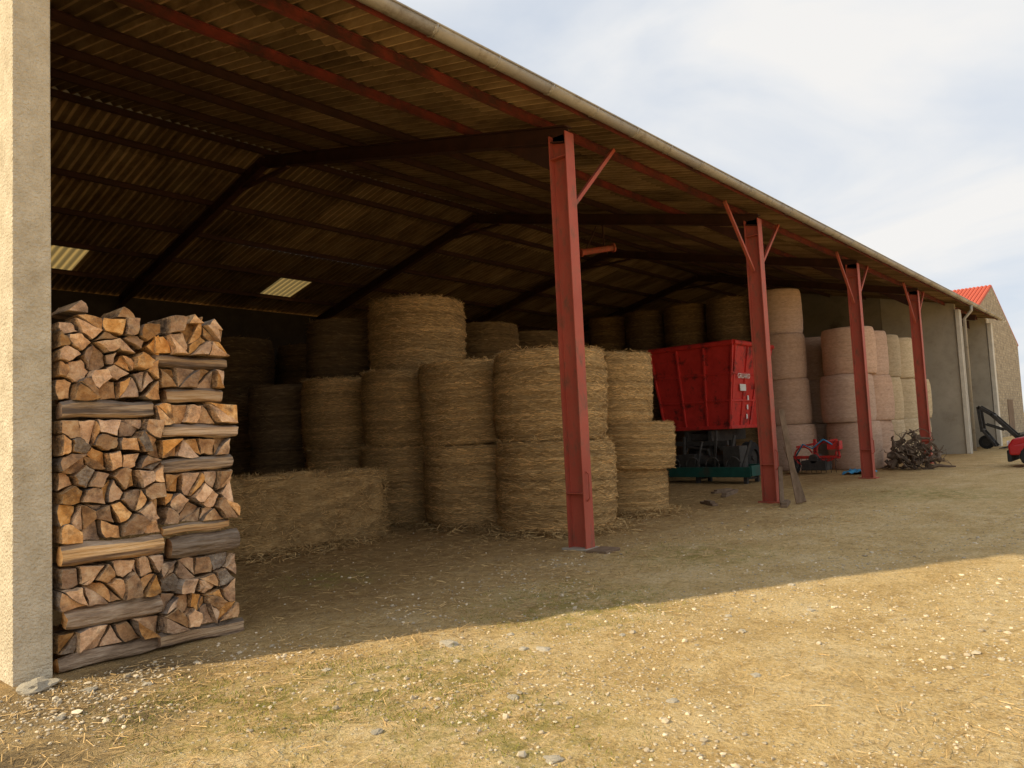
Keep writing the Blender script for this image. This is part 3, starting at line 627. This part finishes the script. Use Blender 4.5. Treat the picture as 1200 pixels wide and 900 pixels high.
# ------------------------------------------------------------- trailer
tr=tag(empty('tipping_trailer',(20.5,10.7,0)),'red tipping farm trailer with sloping ribbed sides parked in barn','farm trailer')
mb=MB(); zb_,zt_=1.5,3.98; HB,HT=1.06,1.38
def lx(z): return 1.95+(z-zb_)/(zt_-zb_)*.65
def ex(z): return (z-zb_)/(zt_-zb_)*(HT-HB)
def ring(z,o=0): return [(-ex(z)*.5-o,-HB-ex(z)-o,z),(lx(z)+o,-HB-ex(z)-o,z),(lx(z)+o,HB+ex(z)+o,z),(-ex(z)*.5-o,HB+ex(z)+o,z)]
levels=[zb_,zb_+.75,zt_-.06]
vs=[];
for z in levels: vs+=ring(z)
for z in levels[::-1]: vs+=[(x*.98+.03,y*.975,zz+(.04 if z==zb_ else 0)) for x,y,zz in ring(z)]
fs=[(3,2,1,0)]
for l in range(5):
    for i in range(4):
        j=(i+1)%4; fs.append((l*4+i,l*4+j,(l+1)*4+j,(l+1)*4+i))
fs.append((20,21,22,23)); mb.add(vs,fs); mb.build('body',mat_trail,parent=tr,bevel=.03)
mb=MB()
r=ring(zt_,.03)
for i in range(4): mb.tube([Vector(r[i]),Vector(r[(i+1)%4])],.08,10)
for zz in (zb_+.8,zb_+1.6):
    r=ring(zz,.02)
    for i in (0,3): mb.beam(r[i],r[(i+1)%4],.05,.06)
r=ring(zb_+.02,.02)
for i in range(4): mb.beam(r[i],r[(i+1)%4],.09,.1)
for y in (-1,-.33,.33,1): mb.beam((-.02,y*HB,zb_),(-ex(zt_)*.5-.03,y*HT,zt_),.07,.06)
for fx in (0,.33,.67,1): mb.beam((lx(zb_)*fx,-HB-.02,zb_),(lx(zt_)*fx,-HT-.02,zt_),.07,.05)
mb.build('rail',mat_trail,parent=tr,bevel=.008)
mb=MB(); mb.box((.02,-.45,1.12),(2.4,-.33,1.44));mb.box((.02,.33,1.12),(2.4,.45,1.44))
for x in (.2,1.2,2.2): mb.box((x,-.33,1.16),(x+.1,.33,1.36))
mb.tube([(1.5,-1.05,.55),(1.5,1.05,.55)],.06,10); mb.box((1.35,-.44,.6),(1.65,-.34,1.12)); mb.box((1.35,.34,.6),(1.65,.44,1.12))
mb.tube([(1.4,0,.9),(.4,0,1.4)],.07,10); mb.box((-.12,-1.0,1.0),(-.02,1.0,1.14)); mb.box((-.1,-.9,.85),(-.04,-.75,1.0)); 
mb.build('chassis',mat_chas,parent=tr,bevel=.006)
def wheel(parent,x,y,r=.52,w=.34,rimmat=mat_metal,axis='y'):
    e=empty('wheel',(x,y,r)); e.parent=parent
    if axis=='x': e.rotation_euler=(0,0,math.pi/2)
    mb=MB(); prof=[(r*.55,-w/2),(r*.88,-w/2),(r,-w*.36),(r,w*.36),(r*.88,w/2),(r*.55,w/2)]; n=36
    for k in range(n):
        a=2*math.pi*k/n
        for q,yy in prof:
            if q==r: q=r*(1 if k%2 else .965)
            mb.v.append((q*math.cos(a),yy,q*math.sin(a)))
    m_=len(prof)
    for k in range(n):
        for i in range(m_): mb.f.append((k*m_+i,k*m_+(i+1)%m_,((k+1)%n)*m_+(i+1)%m_,((k+1)%n)*m_+i))
    mb.m=[0]*len(mb.f);mb.sh=[1]*len(mb.f); mb.build('tyre',mat_black,parent=e)
    mb=MB(); mb.tube([(0,-w*.3,0),(0,-w*.1,0),(0,w*.1,0),(0,w*.3,0)],[r*.56,r*.3,r*.3,r*.56],24); mb.tube([(0,-w*.4,0),(0,w*.4,0)],r*.14,12); mb.build('rim',rimmat,parent=e)
wheel(tr,1.7,-.85,rimmat=mat_chas);wheel(tr,1.7,.85,rimmat=mat_chas)
def text(body,size,loc,rot,mat,parent,name='lettering'):
    c=bpy.data.curves.new(name,'FONT'); c.body=body; c.size=size; c.extrude=.004; c.align_x='CENTER'; t=bpy.data.objects.new('tmp',c); COL.objects.link(t)
    bpy.context.view_layer.update(); dg=bpy.context.evaluated_depsgraph_get(); me=bpy.data.meshes.new_from_object(t.evaluated_get(dg)); bpy.data.objects.remove(t)
    me.materials.clear(); me.materials.append(mat); o=bpy.data.objects.new(name,me); o.location=loc; o.rotation_euler=rot; o.parent=parent; COL.objects.link(o); return o
tl=math.atan((HT-HB)/(zt_-zb_))
def yface(z): return -HB-ex(z)-.055
text('GRUARD',.21,(.62,yface(2.95),2.95),(math.radians(90)+tl,0,0),mat_white,tr)
mb=MB(); mb.box((.40,yface(2.68)-.005,2.58),(.80,yface(2.68)+.01,2.78)); mb.build('emblem',mat_white,parent=tr)
for k in range(3):
    mb=MB(); z=1.75+k*.28; mb.box((.98,yface(z)-.004,z),(1.06,yface(z)+.01,z+.14)); mb.build('reflector',mat_white,parent=tr)

gc=tag(empty('implement_cart',(19.4,10.3,0)),'low dark green implement platform with machinery under the red trailer','farm implement')
mb=MB(); mb.box((-.5,-1.9,.32),(.55,1.6,.40)); mb.box((-.52,-1.9,.18),(-.46,1.6,.45)); mb.box((.5,-1.9,.2),(.56,1.6,.48)); mb.box((-.5,-1.94,.2),(.55,-1.88,.48)); mb.build('platform',mat_green,parent=gc,bevel=.008)
for y in (-1.7,-.3,1.4):
    mb=MB(); mb.box((-.4,y-.05,.0),(-.3,y+.05,.32)); mb.box((.3,y-.05,.0),(.4,y+.05,.32)); mb.box((-.3,y-.03,.1),(.3,y+.03,.15)); mb.build('leg',mat_chas,parent=gc)
mb=MB(); mb.tube([(0,-.6,.42),(-.05,-.5,.9),(.1,.2,1.0),(0,.5,.42)],.05,8); mb.tube([(.1,-1.3,.6),(.1,1.2,.6)],.16,14); mb.box((-.3,-.2,.4),(.2,.3,.8)); mb.box((-.2,-1.5,.4),(.3,-1.0,1.0)); mb.tube([(0,.9,.4),(.2,1.3,1.25)],.05,8)
for k in range(7): mb.beam((-.3+.1*(k%3),-1.6+k*.45,.42),(-.1+.1*(k%2),-1.8+k*.5,1.15+.15*(k%3)),.05,.07)
for k in range(5):
    cy=-1.4+k*.6; mb.tube([(-.45,cy+.2*math.cos(a),.52+.2*math.sin(a)) for a in np.linspace(0,6.28,13)],.03,6,caps=False)
mb.build('machinery',mat_chas,parent=gc,bevel=.01)

ri=tag(empty('hay_rake',(23.1,8.0,0)),'red hay implement with wheel and tines beside hay bales','farm implement'); ri.scale=(.9,.9,.9)
mb=MB(); mb.beam((-.3,-.7,.55),(-.3,.8,.55),.1,.1); mb.beam((-.3,-.7,.55),(.4,-.4,1.1),.07,.07); mb.beam((.4,-.4,1.1),(-.3,.7,.9),.07,.07); mb.beam((-.3,.1,.55),(-.2,.1,1.15),.09,.09)
mb.tube([(-.35,-.3+.32*math.cos(a),.75+.32*math.sin(a)) for a in np.linspace(0,6.28,17)],.035,6,caps=False)
mb.tube([(-.35,.45+.3*math.cos(a),.6+.3*math.sin(a)) for a in np.linspace(0,6.28,17)],.03,6,caps=False)
mb.box((-.42,-.75,.8),(-.1,-.35,1.08)); mb.build('frame',mat_trail,parent=ri,bevel=.01)
mb=MB()
for k in range(16):
    a=k*.39; mb.tube([(-.4,-.3+.3*math.cos(a),.75+.3*math.sin(a)),(-.45,-.3+.5*math.cos(a),.75+.5*math.sin(a))],.008,5)
for k in range(9): mb.tube([(-.35,-.6+k*.16,.55),(-.5,-.6+k*.16,.3),(-.42,-.6+k*.16,.05)],.01,5)
mb.build('tine',mat_chas,parent=ri)
wheel(ri,.05,.9,.3,.16,mat_chas)
mb=MB(); mb.tube([(-.35,-.6,.9),(-.55,-.3,1.15),(-.5,.1,.85),(-.5,.4,1.0),(-.4,.7,.6)],.025,8); mb.build('hose',mat_blue,parent=ri,smooth=True)
mb=MB(); mb.box((-.5,-.3,.12),(.1,.5,.45)); mb.tube([(-.5,.1,.5),(.1,.1,.5)],.16,12); mb.build('gearbox',mat_chas,parent=ri,bevel=.02)
mb=MB(); n=14
for j in range(n):
    for i in range(n): mb.v.append((i/13*1.1-.55,j/13*.7-.35,.05+.16*abs(N3(i*.5,j*.5,0,1,4))+.03*N3(i,j,0,1.3,8)-.05*((i in(0,13))or(j in(0,13)))))
mb.f=[(j*n+i,j*n+i+1,(j+1)*n+i+1,(j+1)*n+i) for j in range(n-1) for i in range(n-1)];mb.m=[0]*len(mb.f);mb.sh=[1]*len(mb.f)
tag(mb.build('plastic_sheet',mat_blue,loc=(23.0,6.9,0),smooth=True),'crumpled blue plastic sheet on the ground','plastic sheet')

bp_=MB()
for k in range(170):
    a=random.uniform(0,6.28); r=random.uniform(0,.9); x,y=.75*r*math.cos(a),.95*r*math.sin(a); z=random.uniform(.03,1.35*(1-r*.75)); p=Vector((x,y,z)); d=Vector((random.gauss(0,1),random.gauss(0,1),random.gauss(0,.6))).normalized(); pts=[]
    ln=random.uniform(.25,.75)
    for q in range(5): pts.append(Vector((p.x,p.y,max(p.z,.02)))); d=(d+Vector((random.gauss(0,.5),random.gauss(0,.5),random.gauss(0,.5)))).normalized(); p=p+d*ln/4
    r0=random.choice([.012,.02,.03,.06]); bp_.tube(pts,[r0,r0*.9,r0*.75,r0*.6,r0*.35],6)
for k in range(12):
    p=Vector((random.uniform(-.5,.5),random.uniform(-.5,.6),random.uniform(.05,.7))); bp_.tube([p,p+Vector((random.uniform(-.3,.3),random.uniform(-.3,.3),random.uniform(-.1,.2)))],[random.uniform(.07,.14),.05],8)
pl=bp_.build('brushwood_pile',mat_brush,loc=(24.9,5.9,0)); tag(pl,'tangled pile of grey-brown branches and roots beside red post','brushwood pile')

for k,(a,b,w) in enumerate([((14.35,5.45,.03),(14.92,5.90,1.85),.11),((14.62,5.45,.03),(14.98,5.88,1.1),.09),((14.15,5.7,.03),(14.75,5.93,.7),.08)]):
    p,q=Vector(a),Vector(b); mb=MB(); mb.beam((0,0,0),q-p,w,.045,up=(.85,.5,0)); o=mb.build('wooden_board',mat_wood,loc=a,bevel=.006); tag(o,('long' if k==0 else 'short')+' weathered wooden board leaning on red post','wooden board','wooden boards around the post')
for k,(x,y,rz,l) in enumerate([(14.2,5.65,.3,.9),(15.9,7.6,.2,1.1),(16.5,8.0,-.3,.8),(13.9,7.1,.9,.6)]):
    mb=MB(); mb.box((-l/2,-.06,0),(l/2,.06,.045)); mb.box((-l/2+.1,-.05,.046),(l/2-.2,.06,.085)); o=mb.build('wooden_board',mat_wood,loc=(x,y,.005),rot=(0,0,rz),bevel=.004); tag(o,'weathered wooden offcut lying on the barn floor','wooden board','wooden boards around the post')
mb=MB(); mb.box((-.2,-.2,-.03),(.2,.1,.035)); o=mb.build('foundation_slab',mat_wood,loc=(8.2,5.8,0),rot=(0,0,.1),bevel=.01); tag(o,'small flat brown slab at foot of red post','slab')

au=tag(empty('auger_tube',(14.6,9.9,5.9)),'short red metal auger tube hung beneath the roof','auger')
mb=MB(); mb.tube([(-.4,.2,-.08),(.35,-.16,.08)],.075,14); mb.tube([(.35,-.16,.08),(.39,-.18,.09)],.11,14); mb.tube([(-.4,.2,-.08),(-.44,.22,-.09)],.10,14); mb.build('tube',mat_red,parent=au)
mb=MB(); mb.beam((.15,-.05,.1),(.16,-.05,.62),.03,.03); mb.beam((-.3,.15,0),(.1,.1,.62),.03,.03); mb.build('hanger',mat_dark,parent=au)

fl=tag(empty('front_loader',(38.5,5.5,0)),'black tractor front loader with slanting arms parked outside far bay','front loader'); fl.scale=(.85,.85,.85)
for x in (-.4,.4):
    mb=MB(); mb.beam((x,.95,2.2),(x,.35,1.75),.10,.17); mb.beam((x,.40,1.8),(x,-.75,.45),.10,.18); mb.beam((x+.08,.75,1.3),(x+.08,-.1,.95),.07,.09); mb.beam((x,.95,2.2),(x,.85,.9),.10,.14); mb.beam((x,.85,1.0),(x,.3,.15),.09,.12); mb.build('arm',mat_chas,parent=fl,bevel=.01)
mb=MB(); mb.tube([(-.5,.3,1.7),(.5,.3,1.7)],.07,10); mb.tube([(-.5,-.7,.5),(.5,-.7,.5)],.08,10); mb.tube([(-.5,.85,1.0),(.5,.85,1.0)],.06,10); mb.build('crossbar',mat_chas,parent=fl)
mb=MB(); mb.beam((-.9,-.8,.75),(.9,-.8,.75),.08,.1); mb.beam((-.9,-.8,.2),(.9,-.8,.2),.08,.1)
for k in range(7): mb.beam((-.9+k*.3,-.78,.8),(-.9+k*.3,-.8,.12),.05,.05); mb.beam((-.9+k*.3,-.8,.14),(-.9+k*.3,.1,.05),.04,.04)
mb.build('fork',mat_chas,parent=fl)
wheel(fl,.0,.75,.36,.22,mat_chas,axis='x')

car=tag(empty('parked_car',(26.2,3.52,0)),'shiny red hatchback car parked on the gravel yard','car')
prof=[(0,.35),(-.03,.62),(.1,.82),(1.0,.98),(1.75,1.42),(3.1,1.45),(3.85,1.0),(4.0,.7),(3.97,.35)]
def carext(mb,prof,hw,mi=0,tin=.12):
    n=len(prof); vs=[(-hw+(tin if z>1.05 else 0),-y,z) for y,z in prof]+[(hw-(tin if z>1.05 else 0),-y,z) for y,z in prof]
    mb.add(vs,[tuple(range(n)),tuple(range(n,2*n))[::-1]]+[(i,i+n,(i+1)%n+n,(i+1)%n) for i in range(n)],mi)
mb=MB(); carext(mb,prof,.84); mb.build('body',mat_carred,parent=car,bevel=.05)
mb=MB(); mb.add([(-.66,-1.03,1.02),(.66,-1.03,1.02),(.6,-1.69,1.42),(-.6,-1.69,1.42)],[(0,1,2,3)]); mb.build('window',mat_glass,parent=car)
for s_ in (-1,1):
    mb=MB(); mb.add([(s_*.846,-1.25,1.0),(s_*.846,-3.5,1.0),(s_*.738,-3.1,1.38),(s_*.738,-1.8,1.38)],[(0,1,2,3)]); mb.build('window',mat_glass,parent=car)
    mb=MB(); mb.box((s_*.62-.16,.01,.62),(s_*.62+.16,.05,.76)); mb.build('headlight',mat_white,parent=car,bevel=.02)
mb=MB(); mb.box((-.82,-.05,.16),(.82,.06,.5)); mb.build('bumper',mat_black,parent=car,bevel=.03)
for x in (-.77,.77):
    for y in (-.55,-3.2): wheel(car,x,y,.31,.2,mat_metal,axis='x')

h=tag(empty('stone_house',(47,7.9,0)),'rubble stone farm building with red clay tile roof','stone building')
mb=MB(); xr,ze,zr,w_,dp=9,6.5,9.65,18,14
mb.add([(0,0,0),(w_,0,0),(w_,0,ze),(xr,0,zr),(0,0,ze),(0,dp,0),(w_,dp,0),(w_,dp,ze),(xr,dp,zr),(0,dp,ze)],[(0,1,2,3,4),(9,8,7,6,5),(0,5,6,1),(1,6,7,2),(2,7,8,3),(3,8,9,4),(4,9,5,0)]); mb.build('wall',mat_rubble,parent=h)
mb=MB()
for sx_ in (-1,1):
    for k in range(int(dp/.22)):
        y=.10+k*.22; xe=xr+sx_*(w_/2+.35); ze2=ze-.35*(zr-ze)/(w_/2)
        mb.tube([(xe,y,ze2+.04),(xr,y,zr+.04)],.115,8)
mb.build('roof',mat_tile,parent=h)
mb=MB(); mb.box((11,-.03,0),(13.2,-.005,2.4)); mb.build('door',mat_wood,parent=h)
mb=MB(); mb.box((4,-.03,3.2),(5,-.005,4.5)); mb.build('window',mat_glass,parent=h)
